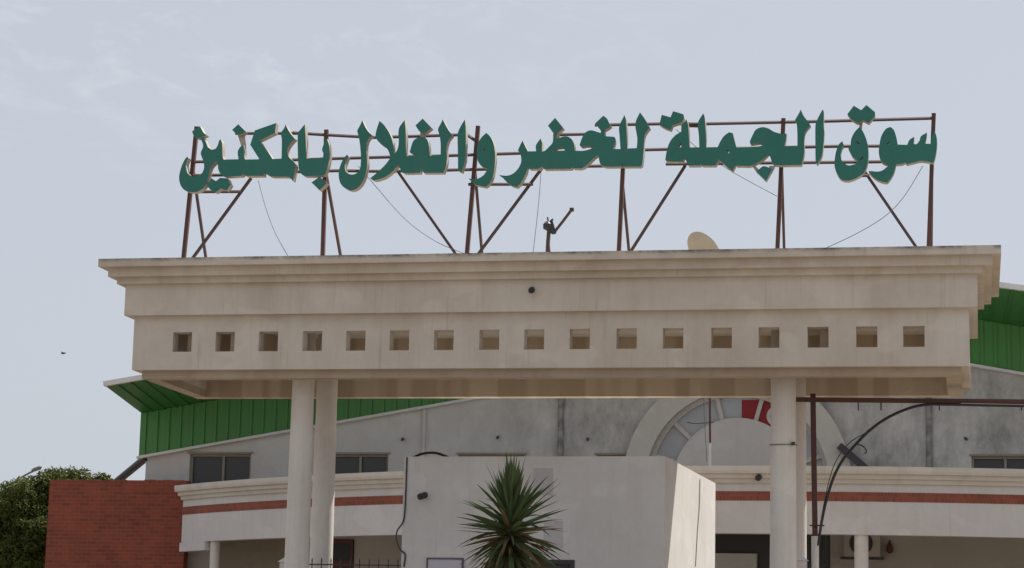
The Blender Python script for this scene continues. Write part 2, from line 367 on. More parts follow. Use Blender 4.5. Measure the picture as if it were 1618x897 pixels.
# ------------------------------------------------------------------ rooftop sign: the five words, cut letters with real depth
K = 897/140
ORG = dict(A=(280, 180), B=(380, 180), C=(520, 180), D=(640, 180), E=(780, 170), F=(900, 160), G=(1030, 160), H=(1160, 160), I=(1310, 155))
YL, LT = YS-0.065, 0.155            # back face of the letters just clear of the rails, depth of a letter
def outline(spec):
    out = []
    for org, pts in spec:
        ox, oy = ORG[org]
        for u, v in pts:
            p = at(ox+u/K, oy+v/K, YL-LT); out.append(Vector((p.x, p.z)))
    return out
def soften(P, turn=42):
    """round off shallow vertices with a Catmull-Rom pass, keep real corners sharp"""
    n = len(P); sharp = []
    for i in range(n):
        a = P[i]-P[i-1]; b = P[(i+1) % n]-P[i]
        sharp.append(a.length < 1e-6 or b.length < 1e-6 or abs(a.angle_signed(b)) > R(turn))
    out = []
    for i in range(n):
        p1, p2 = P[i], P[(i+1) % n]
        t1 = (p2-p1) if sharp[i] else (p2-P[i-1])*0.5
        t2 = (p2-p1) if sharp[(i+1) % n] else (P[(i+2) % n]-p1)*0.5
        ln = (p2-p1).length
        for t in (t1, t2):
            if t.length > ln*1.1: t *= ln*1.1/t.length
        steps = 1 if (sharp[i] and sharp[(i+1) % n]) else 4
        for k in range(steps):
            s = k/steps; s2, s3 = s*s, s**3
            out.append(p1*(2*s3-3*s2+1)+t1*(s3-2*s2+s)+p2*(-2*s3+3*s2)+t2*(s3-s2))
    return [(p.x, p.y) for p in out]
def letter(word, name, spec, holes=(), mats=('letter', 'letter_side'), y0=None, y1=None):
    P = soften(outline(spec)); hl = [soften(outline(h), 20) for h in holes]
    bm = B(); prism(bm, P, hl, YL-LT if y0 is None else y0, YL if y1 is None else y1, 0, 1, 1)
    return obj(name, bm, list(mats), word)
def word(px, py, label):
    return thing('sign_word', at(px, py, YL), label, 'sign lettering', 'green words of the rooftop sign')
def bracket(wd, spec): letter(wd, 'dot_bracket', spec, mats=('letter_side', 'letter_side'), y0=YL-0.06, y1=YL-0.03)

w1 = word(1400, 285, 'green rooftop word سوق at the right end, two-dotted letter over a deep bowl')
letter(w1, 'letter', [('I', [(310,288),(345,340),(375,410),(395,490),(398,590),(385,680),(350,755),(290,800),(200,835),(130,825),(90,780),(60,710),(55,640),(70,540),(100,465),(135,435),(150,478),(130,510),(118,560),(125,620),(150,655),(200,680),(265,666),(288,634),(240,592),(213,545),(195,508),(215,485),(225,410),(260,340)])],
       [[('I', [(301,630),(325,602),(344,578),(338,608),(320,628)])], [('I', [(277,432),(308,458),(300,468),(282,452)])]])
letter(w1, 'dots', [('I', [(185,160),(250,75),(325,120),(378,68),(465,140),(462,180),(402,252),(345,222),(285,250),(225,212)])])
bracket(w1, [('I', [(300,225),(338,225),(328,300),(303,300)])])
letter(w1, 'letter', [('I', [(620,290),(655,320),(680,390),(695,468),(790,472),(815,420),(862,390),(857,462),(885,466),(915,430),(930,385),(990,347),(985,390),(970,458),(1025,462),(1040,390),(1065,320),(1090,400),(1092,500),(1075,600),(1055,655),(990,640),(920,635),(850,652),(790,668),(772,650),(735,665),(678,668),(660,740),(630,800),(590,853),(540,848),(470,815),(420,770),(400,738),(430,737),(490,742),(540,730),(590,690),(605,668),(555,660),(520,620),(503,550),(510,470),(530,380),(575,310)])],
       [[('I', [(583,456),(605,440),(612,464),(586,468)])]])

w2 = word(1170, 262, 'green rooftop word الجملة between the right end word and the middle word')
letter(w2, 'letter', [('G', [(350,180),(368,240),(380,460),(395,467),(480,466),(475,340),(465,220),(520,120),(535,160),(548,340),(550,466),(665,464),(690,410),(730,350),(780,312),(818,320),(830,370),(855,460)]),
    ('H', [(30,470),(200,462),(270,450),(315,430),(260,420),(210,428),(165,432),(160,405),(185,345),(220,285),(285,260),(350,275),(400,305),(470,325),(530,325),(525,380),(510,452),(640,452),(640,330),(632,220),(615,190),(650,130),(675,82),(700,140),(740,195),(772,240),(720,310),(708,400),(712,500),(695,600),(680,645),(420,645),(385,620),(365,560),(350,530),(300,580),(230,625),(165,652),(24,652)]),
    ('G', [(850,638),(815,708),(735,640),(680,588),(645,650),(515,650),(495,638),(485,650),(370,650),(345,600),(332,562),(310,610),(160,608),(135,590),(155,480),(185,405),(235,345),(297,305),(298,240),(330,208)])],
    [[('G', [(262,460),(285,418),(297,430),(297,464)])], [('G', [(752,490),(775,490),(785,530)])]])
letter(w2, 'dots', [('G', [(75,235),(100,135),(188,160),(215,98),(320,130),(325,165),(303,210),(210,240),(190,290),(130,268)])])
letter(w2, 'dot', [('H', [(225,708),(290,655),(330,660),(385,692),(320,803)])])
bracket(w2, [('H', [(178,640),(215,648),(255,690),(232,722)])]); bracket(w2, [('H', [(350,640),(405,640),(405,660),(375,715),(340,690)])])
letter(w2, 'letter', [('H', [(895,80),(908,110),(906,250),(912,310),(905,420),(895,520),(875,580),(840,640),(825,610),(822,450),(822,250),(835,195)])])

w3 = word(915, 266, 'green rooftop word للخضر in the middle, two dotted peaks and a tail curving down left')
letter(w3, 'letter', [('E', [(293,332),(318,385),(345,440),(430,442),(428,380),(475,310),(488,350),(489,442),(515,440),(560,395),(597,350),(603,262),(645,262),(634,322),(690,295),(750,292),(795,325),(818,380),(822,437)]),
    ('F', [(50,497),(130,500),(200,485),(253,457),(180,450),(120,460),(100,440),(130,360),(165,310),(215,292),(270,305),(314,320),(317,298),(355,300),(358,352),(455,358),(462,400),(440,480),(515,482),(505,340),(503,250),(555,138),(570,180),(580,340),(582,477),(680,472),(685,370),(665,225),(712,110),(760,175),(812,265),(765,330),(752,400),(750,500),(735,640),(715,660),(538,660),(531,620),(524,660),(360,660),(315,638),(300,600),(293,545),(265,558),(200,618),(130,675),(40,677)]),
    ('E', [(797,600),(782,618),(515,622),(495,600),(480,600),(455,618),(370,618),(340,600),(335,640),(310,700),(270,768),(235,803),(180,788),(120,740),(85,700),(55,680),(130,688),(190,670),(240,625),(270,575),(280,530),(270,470),(245,430),(270,375)])],
    [[('E', [(605,438),(645,405),(695,400),(730,432)])]])
letter(w3, 'dot', [('E', [(550,180),(622,102),(706,205),(655,252),(600,252)])])
letter(w3, 'dot', [('F', [(258,222),(340,145),(375,170),(400,215),(420,248),(358,290),(312,287)])])
bracket(w3, [('E', [(645,240),(660,240),(650,330),(632,330)])])

w4 = word(660, 276, 'green rooftop word والغلال left of the middle word, one dot over tall strokes')
letter(w4, 'letter', [('C', [(337,62),(360,120),(400,180),(438,216),(398,250),(378,310),(380,420),(385,520),(365,620),(330,700),(285,750),(230,772),(170,755),(120,710),(98,640),(100,570),(125,490),(155,440),(180,410),(193,425),(175,470),(160,520),(165,570),(190,602),(240,612),(290,590),(315,540),(322,450),(315,330),(300,230),(285,170),(310,120)])])
letter(w4, 'letter', [('C', [(510,68),(560,115),(610,190),(640,270),(652,340),(657,408),(690,360),(705,290),(705,150),(765,60),(774,150),(778,300),(782,425),(890,420),(855,405),(815,385),(850,275),(895,240),(945,230),(990,255),(1010,310),(1016,370),(1016,424)]),
    ('D', [(360,412),(360,300),(350,220),(333,155),(360,100),(382,52),(410,110),(445,170),(480,210),(438,265),(420,340),(422,420),(420,500),(402,560),(388,595),(190,595),(162,552),(150,595),(2,598)]),
    ('C', [(740,588),(716,545),(706,492),(700,515),(640,582),(560,640),(460,670),(415,650),(500,580),(570,510),(622,440),(603,380),(578,341),(520,300),(472,235),(480,160)])])
letter(w4, 'dot', [('D', [(178,45),(268,138),(205,190),(150,178),(105,115)])])
bracket(w4, [('D', [(140,160),(200,170),(190,240),(142,240)])])
letter(w4, 'letter', [('D', [(605,55),(613,120),(616,260),(612,420),(600,500),(572,588),(536,572),(535,400),(533,200),(565,120)])])
letter(w4, 'letter', [('D', [(822,190),(860,225),(890,280),(908,360),(912,450),(905,550),(885,640),(850,705),(815,737),(765,727),(705,712),(672,680),(640,650),(700,660),(750,648),(800,612),(835,555),(800,542),(765,518),(738,475),(725,400),(735,310),(770,240)])],
       [[('D', [(782,358),(802,338),(826,355),(805,373)])]])

w5 = word(400, 280, 'green rooftop word بالمكنين at the left end, wide bowl with two dots below')
letter(w5, 'letter', [('A', [(240,246),(268,238),(298,300),(312,335),(350,362),(390,350),(412,310),(425,265),(438,256),(452,285),(458,350),(457,420),(470,460),(620,457),(612,400),(615,370),(640,330),(672,312),(678,360),(676,420),(684,460),(826,457)]),
    ('B', [(188,453),(98,310),(145,165),(360,90),(350,190),(185,270),(210,290),(325,455),(415,450),(418,260),(405,190),(440,145),(458,103),(475,145),(510,200),(552,250),(505,300),(475,350),(478,410),(495,440),(535,480),(560,525),(548,580),(530,678),(490,638),(320,632),(275,616),(250,590),(238,565),(236,625),(60,626),(25,605)]),
    ('A', [(655,625),(530,632),(480,630),(440,608),(416,560),(410,500),(405,478),(370,500),(335,545),(318,620),(305,680),(285,722),(250,760),(200,786),(140,790),(85,776),(45,740),(22,680),(20,620),(40,540),(70,470),(100,430),(116,446),(100,470),(88,510),(92,550),(105,595),(140,625),(190,628),(235,612),(265,570),(272,520),(262,470),(238,395),(262,325)])])
letter(w5, 'dot', [('A', [(150,175),(230,120),(265,185),(298,211),(250,232),(205,246),(170,225)])])
letter(w5, 'dots', [('A', [(300,716),(345,648),(392,680),(432,645),(510,650),(543,715),(500,775),(440,752),(385,795),(330,760)])])
letter(w5, 'dot', [('A', [(555,160),(618,102),(692,172),(660,205),(605,210)])])
bracket(w5, [('A', [(595,200),(665,200),(678,330),(640,340)])])
letter(w5, 'letter', [('B', [(650,103),(657,200),(664,330),(668,450),(850,442),(840,400),(826,355),(860,255),(875,250),(898,320),(905,400),(893,490),(870,570),(850,620),(660,628),(610,600),(588,540),(580,400),(578,190),(620,140)])])
letter(w5, 'dot', [('B', [(718,692),(800,634),(876,698),(800,772)])])

# ------------------------------------------------------------------ things on the gate roof
YR = 2.6
am = thing('antenna_mount', at(864, 397, 1.6)*1, 'rusty dish mount without its dish, bent arm pointing up right on the gate roof', 'antenna mount')
bm = B(); b0 = at(864, 397, 1.6); b0.z = Z5-0.01; tube(bm, [b0, at(866, 380, 1.6), at(867.5, 362, 1.6)], 0.035, 8); obj('mast', bm, 'rust_dark', am)
bm = B(); f0 = at(873, 404, 1.75); f0.z = Z5-0.01; bar(bm, f0, at(867, 385, 1.6), 0.016); obj('stay', bm, 'rust_dark', am)
bm = B(); tube(bm, [at(874, 369, 1.6), at(889, 350, 1.6), at(904, 330, 1.6)], 0.026, 8); box(bm, *(lambda c: (c.x-0.035, c.x+0.035, c.y-0.03, c.y+0.03, c.z-0.03, c.z+0.03))(at(903.5, 331, 1.6))); obj('feed_arm', bm, 'rust_dark', am)
bm = B()
c = at(866, 356, 1.6); lathe(bm, c.x, c.y, [(0.03, c.z-0.09), (0.085, c.z-0.06), (0.09, c.z+0.02), (0.04, c.z+0.07)], 10)
bar(bm, at(867, 352, 1.6), at(865, 343, 1.6), 0.012); bar(bm, at(870, 349, 1.6), at(876, 369, 1.6), 0.035); bar(bm, at(870, 349, 1.6), at(874, 346, 1.6), 0.014); bar(bm, at(866, 358, 1.6), at(874, 367, 1.6), 0.04)
obj('clamp', bm, 'dark', am)

dc = at(1112, 396, YR)
ds = thing('satellite_dish', (dc.x, dc.y, Z5), 'cream satellite dish seen from behind, half hidden by the parapet of the gate', 'satellite dish')
ax = Vector((0.42, 0.62, 0.60)).normalized()
sx = ax.cross(Vector((0, 0, 1))).normalized(); sy = sx.cross(ax)
bm = B(); rings = []
prof = [(0.01, -0.10), (0.10, -0.095), (0.2, -0.075), (0.3, -0.04), (0.37, 0.0), (0.385, 0.012), (0.37, 0.02), (0.29, -0.02), (0.15, -0.065), (0.01, -0.08)]
for r, d in prof: rings.append([bm.verts.new(dc+ax*d+(sx*math.cos(k*math.pi/18)*0.86+sy*math.sin(k*math.pi/18)*1.0)*r) for k in range(36)])
for a, b in zip(rings, rings[1:]):
    for k in range(36): bm.faces.new((a[k], a[(k+1) % 36], b[(k+1) % 36], b[k]))
obj('reflector', bm, 'dish', ds, smooth=True)
bm = B(); bar(bm, (dc.x, dc.y, Z5-0.01), dc-ax*0.1, 0.03, 8); obj('dish_mast', bm, 'rust_dark', ds)

def wire(label, pts, Y0, Y1, sag=0, r=0.0058):
    P = []
    for i, p in enumerate(pts): P.append(at(p[0], p[1], Y0+(Y1-Y0)*i/(len(pts)-1)))
    bm = B(); tube(bm, curve_pts(P, 8), r, 5)
    return tag(obj('guy_wire', bm, 'wire'), label, 'wire', 'thin wires hanging from the rooftop sign')
wire('thin wire falling from the left end word to the parapet', [(408, 285), (419, 325), (434, 366), (457, 408)], YS, 0.3)
wire('long thin wire sagging from the second left word down to the parapet', [(566, 262), (590, 290), (640, 346), (690, 382), (744, 404)], YS, 0.3)
wire('nearly upright thin wire below the middle word', [(855, 270), (852, 310), (848, 350), (842, 402)], YS, 0.3)
wire('short thin wire running from the word second from right to a post', [(1068, 204), (1110, 240), (1160, 273), (1228, 310)], YS-0.02, YS)
wire('thin wire bowing from the right end word down left to the parapet', [(1458, 262), (1430, 308), (1400, 340), (1355, 368), (1300, 394)], YS, 0.3)

def dome_camera(name, label, px, py, Y, d=Vector((0.1, -1, -0.25)), s=1.0, pos=None):
    c = pos or at(px, py, Y); o = thing(name, c, label, 'camera', 'security cameras')
    bm = B(); box(bm, c.x+0.01*s, c.x+0.10*s, c.y-0.06*s, c.y, c.z-0.02*s, c.z+0.06*s); obj('mount', bm, 'white', o)
    a = c+Vector((0.03*s, -0.05*s, 0.03*s)); b = a+d.normalized()*0.16*s
    bm = B(); bar(bm, a, b, 0.055*s, 14); obj('housing', bm, 'dark', o, smooth=False)
    bm = B(); bar(bm, b, b+d.normalized()*0.01, 0.045*s, 14); obj('lens', bm, 'black', o)
    return o
dome_camera('security_camera', 'small black camera on the frieze above the holes of the gate', 839, 461, -OA, s=0.95)

# ------------------------------------------------------------------ guard booth
BX0, BX1, BY0, BY1, BZ = 4.43, 8.985, 1.35, 6.72, 5.29
TURN, PIV = R(-2.6), Vector((BX1, BY0, 0))                       # the booth stands a little askew to the gate
def bpt(px, py, y=BY0, x=None):
    """surveyed point on a wall of the booth, in the booth's own unturned frame"""
    inv = Matrix.Rotation(-TURN, 3, 'Z')
    d = inv @ (AX*((px-809)/FPX)+AY*((448.5-py)/FPX)+AF); o = inv @ (CAM-PIV)+PIV
    return o+d*((y-o.y)/d.y) if x is None else o+d*((x-o.x)/d.x)
def turned(o):
    m = Matrix.Rotation(TURN, 3, 'Z'); o.location = m @ (Vector(o.location)-PIV)+PIV; o.rotation_euler = (0, 0, TURN); return o
booth = thing('guard_booth', (BX1, BY0, 0), 'plain white flat-roofed guard booth under the gate with one sunlit side wall', 'booth')
bm = B()
wx0, wx1 = bpt(798, 884).x, bpt(908, 884).x; wz1 = bpt(850, 884).z
prism(bm, rect(BX0, BX1, 0, BZ), [rect(wx0, wx1, 2.2, wz1)[::-1]], BY0, BY0+0.25)
box(bm, BX0, BX0+0.25, BY0+0.25, BY1, 0, BZ); box(bm, BX1-0.25, BX1, BY0+0.25, BY1, 0, BZ); box(bm, BX0+0.25, BX1-0.25, BY1-0.25, BY1, 0, BZ)
bmesh.ops.remove_doubles(bm, verts=bm.verts, dist=1e-5)
obj('wall', bm, 'booth', booth)
bm = B(); box(bm, BX0+0.25, BX1-0.25, BY0+0.25, BY1-0.25, BZ-0.3, BZ-0.05); obj('roof', bm, 'booth', booth)
bm = B(); prism(bm, rect(wx0, wx1, 2.2, wz1), [rect(wx0+0.07, wx1-0.07, 2.27, wz1-0.07)[::-1]], BY0-0.02, BY0+0.1); wf = obj('window', bm, 'dark', booth)
bm = B(); box(bm, wx0+0.07, wx1-0.07, BY0+0.04, BY0+0.06, 2.27, wz1-0.07); obj('pane', bm, 'glass', wf)
for (x0, y0, x1, y1) in ((843, 739, 873, 783), (860, 822, 889, 866)):
    a, b = bpt(x0, y0), bpt(x1, y1)
    bm = B(); prism(bm, [(a.x, a.z), (b.x, a.z-0.01), (b.x+0.01, b.z), (a.x-0.01, b.z+0.01)], [], BY0-0.004, BY0+0.01); obj('plaster_patch', bm, 'patch', booth)
turned(dome_camera('security_camera', 'small black camera high on the left of the booth front wall', 671, 785, BY0, Vector((-0.45, -1, -0.3)), 1.0, bpt(671, 785)))
a, b = bpt(675, 881), bpt(733, 881)
sg = thing('notice_board', (a.x+0.3, BY0-0.03, 2.6), 'pale notice board in a thin purple frame on the booth front wall', 'notice board')
bm = B(); prism(bm, rect(a.x, b.x, 2.6, a.z), [rect(a.x+0.025, b.x-0.025, 2.625, a.z-0.025)[::-1]], BY0-0.045, BY0-0.002); obj('board_frame', bm, 'purple', sg)
bm = B(); box(bm, a.x+0.025, b.x-0.025, BY0-0.03, BY0-0.004, 2.625, a.z-0.025); obj('board', bm, 'lav', sg)
bm = B(); tube(bm, curve_pts([at(652, 723, 1.7), at(668, 716.5, 1.7), at(688, 715.5, 1.65), at(708, 722, 1.6)], 8), 0.022, 8)
tag(obj('hose', bm, 'black'), 'black hose arching over the front edge of the booth roof', 'hose')
bm = B(); tube(bm, curve_pts([at(643, 722, 1.535), at(641, 780, 1.535), at(638, 820, 1.535), at(628, 838, 1.535), at(626, 852, 1.535), at(632, 868, 1.535), at(640, 876, 1.535), at(638, 895, 1.535)], 8), 0.014, 6)
tag(obj('cable', bm, 'dark'), 'dark cable looping down beside the left corner of the booth', 'cable')
def on_side(px, py): return bpt(px, py, x=BX1+0.012)
bm = B(); tube(bm, curve_pts([on_side(1106, 757), on_side(1105, 800), on_side(1102, 840), on_side(1099, 895)], 6), 0.008, 5)
turned(booth); turned(sg)
tag(turned(obj('cable', bm, 'wire')), 'thin grey cable running down the sunlit side wall of the booth', 'cable')

# ------------------------------------------------------------------ tall iron railing between column and booth, capped pillars
YF = 1.62
x0, x1 = at(470, 888, YF).x, BX0-0.01; zr = at(560, 891.5, YF).z
rl = thing('iron_railing', ((x0+x1)/2, YF, 0), 'thin black iron railing with upright spikes between the left columns and the booth', 'railing')
for za, zb in ((zr-0.02, zr), (0.3, 0.33)):
    bm = B(); box(bm, x0, x1, YF-0.012, YF+0.012, za, zb); obj('rail', bm, 'dark', rl)
n = 11
for i in range(n):
    x = x0+0.1+(x1-x0-0.15)*i/(n-1)
    bm = B(); bar(bm, (x, YF-0.026, 0.05), (x, YF-0.026, zr+0.05), 0.008); bar(bm, (x, YF-0.026, zr+0.05), (x, YF-0.026, zr+0.11), 0.012, 4, r2=0.001); obj('baluster', bm, 'dark', rl)
for lab, px, py, yy in (('white pyramid-capped pillar beside the right gate columns', 1264, 874, 1.55), ('white pyramid-capped pillar beside the left gate columns', 455, 877, 1.4)):
    c = at(px, py, yy); o = thing('gate_pillar', (c.x, c.y, 0), lab, 'pillar', 'low capped pillars beside the gate columns')
    hw = 0.11
    bm = B(); box(bm, c.x-hw, c.x+hw, c.y-hw, c.y+hw, 0, c.z-0.12); obj('shaft', bm, 'column', o)
    bm = B(); vs = [bm.verts.new((c.x+sx_*(hw+0.03), c.y+sy_*(hw+0.03), c.z-0.12)) for sx_, sy_ in ((-1,-1),(1,-1),(1,1),(-1,1))]
    ap = bm.verts.new((c.x, c.y, c.z)); bm.faces.new(vs[::-1])
    for i in range(4): bm.faces.new((vs[i], vs[(i+1) % 4], ap))
    obj('cap', bm, 'white', o)

# ------------------------------------------------------------------ rusty sliding-gate frame at the right
YG = 1.58
gf = thing('steel_portal', (at(1286, 890, YG).x, YG, 0), 'rusty steel post and long horizontal bars running right from the right gate columns', 'steel frame')
bm = B(); top = at(1284.5, 622, YG); kn = at(1288, 850, YG); bar(bm, kn, top, 0.043); obj('post', bm, 'rust', gf)
bm = B(); g0 = Vector((kn.x, YG, 0)); bar(bm, g0, kn+Vector((0, 0, 0.03)), 0.062, 14); obj('sleeve', bm, 'whitepipe', gf, smooth=False)
far = at(1700, 636.5, YG)
bm = B(); bar(bm, at(1252, 631, YG-0.085), far+Vector((0, -0.085, 0)), 0.037); obj('top_bar', bm, 'rust', gf)
bm = B(); bar(bm, at(1472, 638.5, YG-0.02), at(1700, 640.5, YG-0.02), 0.022); obj('lower_bar', bm, 'rust_dark', gf)
for px in (1356, 1392, 1484, 1614):
    p = at(px, 634, YG-0.02); bm = B(); bar(bm, p, p-Vector((0, 0, 0.15)), 0.011); obj('hook', bm, 'rust_dark', gf)
bm = B(); p = at(1287, 830, YG-0.06); bar(bm, p-Vector((0.08, 0, 0)), p+Vector((0.16, 0, 0.0)), 0.012); obj('clamp', bm, 'rust_dark', gf)
cb_ = [(1293, 862), (1296, 838), (1301, 810), (1308, 782), (1318, 752), (1332, 726), (1352, 702), (1374, 680), (1402, 660), (1436, 645), (1465, 639), (1500, 638.8), (1560, 640), (1640, 641.5)]
bm = B(); tube(bm, curve_pts([at(x, y, YG-0.16) for x, y in cb_], 6), 0.024, 8)
tag(obj('cable', bm, 'black'), 'thick black cable curving up from the post to the horizontal rusty bar', 'cable')
bm = B(); tube(bm, curve_pts([at(1295, 842, YG-0.2), at(1303, 790, YG-0.2), at(1318, 735, YG-0.2), at(1342, 700, YG-0.2), at(1372, 682, YG-0.2)], 6), 0.008, 5)
tube(bm, curve_pts([at(1352, 702, YG-0.2), at(1362, 704, YG-0.2), at(1369, 712, YG-0.2), at(1366, 717, YG-0.2)], 5), 0.012, 5)
tag(obj('cable', bm, 'dark'), 'thin loose cable tied along the thick curving black cable', 'cable')
cc = at(1237.5, 703, CYF); bm = B()
tube(bm, [(10.994+0.224*math.cos(k*math.pi/16), CYF+0.224*math.sin(k*math.pi/16), cc.z+0.01*math.sin(k*math.pi/16)) for k in range(33)], 0.006, 5)
box(bm, 11.14, 11.2, CYF-0.22, CYF-0.16, cc.z-0.02, cc.z+0.03)
tag(obj('wire_tie', bm, 'dark'), 'thin dark wire tied round the right front gate column', 'wire')

# ------------------------------------------------------------------ market hall behind
YH = 18.0
hall = thing('market_hall', (10, YH, 0), 'long white market hall with green metal gable behind the gate', 'hall')
pL, pA = at(222, 721, YH), at(754, 627.6, YH)
sL = (pA.z-pL.z)/(pA.x-pL.x)
pR, pR2 = at(1534, 575.2, YH), at(1618, 589.6, YH); sR = (pR2.z-pR.z)/(pR2.x-pR.x)
AXX = (pR.z-pL.z+sL*pL.x-sR*pR.x)/(sL-sR); AZ = pL.z+sL*(AXX-pL.x)
XL = at(230, 740, YH).x; XR = 2*AXX-XL
zL = AZ+sL*(XL-AXX); zR = AZ+sR*(XR-AXX)
def win(x0, y0, x1, y1=None, h=0.75):
    a, b = at(x0, y0, YH), at(x1, y0, YH); z1 = 6.86 if y1 is None else y1
    return (a.x, b.x, z1-h, z1)
zt = at(565, 717.5, YH).z
WIN = [win(300, 720, 397, zt, 0.8), win(516, 717, 614, zt, 0.8), win(724.5, 716, 829, zt, 0.8), win(943, 716, 1004, zt, 0.8), win(1535, 721, 1634, zt, 0.8)]
ac = at(1165, 762, YH); RO = (at(1345, 762, YH).x-at(985, 762, YH).x)/2; RI = RO*0.80; RP = RO*0.57
def arc(r, a0=0, a1=180, n=36, cx=ac.x, cz=ac.z): return [(cx+r*math.cos(R(a0+(a1-a0)*i/n)), cz+r*math.sin(R(a0+(a1-a0)*i/n))) for i in range(n+1)]
bm = B()
prism(bm, [(XL, 0), (XR, 0), (XR, zR), (AXX, AZ), (XL, zL)], [rect(*q)[::-1] for q in WIN if q[1] < ac.x-RI-0.02 or q[0] > ac.x+RI]+[(arc(RI+0.04)+[(ac.x-RI-0.04, ac.z-1.0), (ac.x+RI+0.04, ac.z-1.0)])[::-1]], YH, YH+0.3)
obj('front_wall', bm, 'hall', hall)
bm = B(); box(bm, XL, XL+0.3, YH+0.3, YH+40, 0, zL); box(bm, XR-0.3, XR, YH+0.3, YH+40, 0, zR); box(bm, XL+0.3, XR-0.3, YH+39.7, YH+40, 0, zL); obj('side_wall', bm, 'hall', hall)
bm = B(); box(bm, XL+0.35, XR-0.35, YH+2.5, YH+2.6, 0, AZ-1.5); obj('inner_partition', bm, 'hall_low', hall)
for q in WIN:
    bm = B(); prism(bm, rect(*q), [rect(q[0]+0.06, q[1]-0.06, q[2]+0.06, q[3]-0.06)[::-1]], YH+0.08, YH+0.14)
    xm = (q[0]+q[1])/2+0.06; box(bm, xm-0.03, xm+0.03, YH+0.085, YH+0.135, q[2]+0.06, q[3]-0.06)
    wf = obj('window', bm, 'frame', hall)
    bm = B(); box(bm, q[0]+0.06, q[1]-0.06, YH+0.145, YH+0.155, q[2]+0.06, q[3]-0.06); obj('pane', bm, 'glass', wf)
    bm = B(); box(bm, q[0]-0.05, q[1]+0.05, YH-0.05, YH-0.002, q[3]+0.002, q[3]+0.045); obj('lintel', bm, 'frame', wf)
# green gable fascia with ribbed sheets
FH = 1.09
def gz(x): return AZ+(sL if x < AXX else sR)*(x-AXX)
FX0, FX1 = pL.x, XR+0.2
bm = B()
prism(bm, [(FX0, gz(FX0)), (AXX, AZ), (FX1, gz(FX1)), (FX1, gz(FX1)+FH), (AXX, AZ+FH), (FX0, gz(FX0)+FH)], [], YH-0.12, YH-0.002)
x = FX0+0.1
while x < FX1-0.1:
    z = gz(x); bm2z = gz(x+0.07)
    prism(bm, [(x, z+0.004), (x+0.07, bm2z+0.004), (x+0.07, bm2z+FH-0.004), (x, z+FH-0.004)], [], YH-0.16, YH-0.122); x += 0.31
obj('gable_fascia', bm, 'green', hall)
bm = B()
prism(bm, [(FX0-0.03, gz(FX0-0.03)-0.07), (AXX, AZ-0.07), (FX1, gz(FX1)-0.07), (FX1, gz(FX1)-0.004), (AXX, AZ-0.004), (FX0-0.03, gz(FX0-0.03)-0.004)], [], YH-0.2, YH-0.001)
obj('gable_trim', bm, 'white', hall)
# roof overhang in front of the gable: soffit, white edge, roof sheets running back
YE = YH-3.0
eT, eL, eA, eR = at(167, 610, YE), at(233, 602, YE), at(1290, 416, YE), at(1618, 459, YE)
eR = eA+(eR-eA)*((FX1-eA.x)/(eR.x-eA.x))
wL, wA, wR = Vector((FX0, YH-0.06, gz(FX0)+FH)), Vector((AXX, YH-0.06, AZ+FH)), Vector((FX1, YH-0.06, gz(FX1)+FH))
bm = B()
def strip(A0, A1, B0, B1, n, th):
    for i in range(n):
        q = [A0.lerp(A1, i/n), A0.lerp(A1, (i+1)/n-0.0*1/n), B0.lerp(B1, (i+1)/n), B0.lerp(B1, i/n)]
        lo = [bm.verts.new(p) for p in q]; hi = [bm.verts.new(p+Vector((0, 0, th))) for p in q]
        bm.faces.new(lo[::-1]); bm.faces.new(hi)
        for k in range(4): bm.faces.new((lo[k], lo[(k+1) % 4], hi[(k+1) % 4], hi[k]))
        r0, r1 = q[0].lerp(q[1], 0.9), q[3].lerp(q[2], 0.9)
        bar(bm, r0-Vector((0, 0, 0.012)), r1-Vector((0, 0, 0.012)), 0.02)
strip(eT, eA, wL, wA, 52, 0.05); strip(eA, eR, wA, wR, 46, 0.05)
obj('soffit', bm, 'green2', hall)
bm = B()
for a, b in ((eT-Vector((0.03, 0, 0)), eA), (eA, eR)): bar(bm, a+Vector((0, -0.03, 0.05)), b+Vector((0, -0.03, 0.05)), 0.06)
obj('roof_edge', bm, 'white', hall)
bm = B(); bk = 42
for a, b in ((eT, eA), (eA, eR)):
    q = [a+Vector((0, 0.06, 0.055)), b+Vector((0, 0.06, 0.055)), b+Vector((0, bk, -0.5)), a+Vector((0, bk, -0.5))]
    hi = [bm.verts.new(p+Vector((0, 0, 0.05))) for p in q]; lo = [bm.verts.new(p) for p in q]
    bm.faces.new(hi); bm.faces.new(lo[::-1])
    for k in range(4): bm.faces.new((lo[k], lo[(k+1) % 4], hi[(k+1) % 4], hi[k]))
obj('roof', bm, 'green', hall)
# arch window
bm = B(); prism(bm, arc(RO)+arc(RI, 180, 0), [], YH-0.28, YH+0.02)
prism(bm, arc(RO, 0, 180, 1)[:1]+[(ac.x+RI, ac.z), (ac.x+RI, ac.z-1), (ac.x+RO, ac.z-1)], [], YH-0.28, YH+0.02)
prism(bm, [(ac.x-RI, ac.z), (ac.x-RO, ac.z), (ac.x-RO, ac.z-1), (ac.x-RI, ac.z-1)], [], YH-0.28, YH+0.02)
ar = obj('arch_surround', bm, 'arch', hall)
bm = B(); prism(bm, arc(RI+0.03)+arc(RI-0.10, 180, 0), [], YH+0.025, YH+0.2)
for d in (18, 43, 74, 78+26, 137, 162):
    a = R(d); p0 = Vector((ac.x+RP*math.cos(a)*0.98, YH+0.11, ac.z+RP*math.sin(a)*0.98)); p1 = Vector((ac.x+(RI-0.08)*math.cos(a), YH+0.11, ac.z+(RI-0.08)*math.sin(a)))
    bar(bm, p0, p1, 0.05)
obj('arch_frame', bm, 'arch', ar)
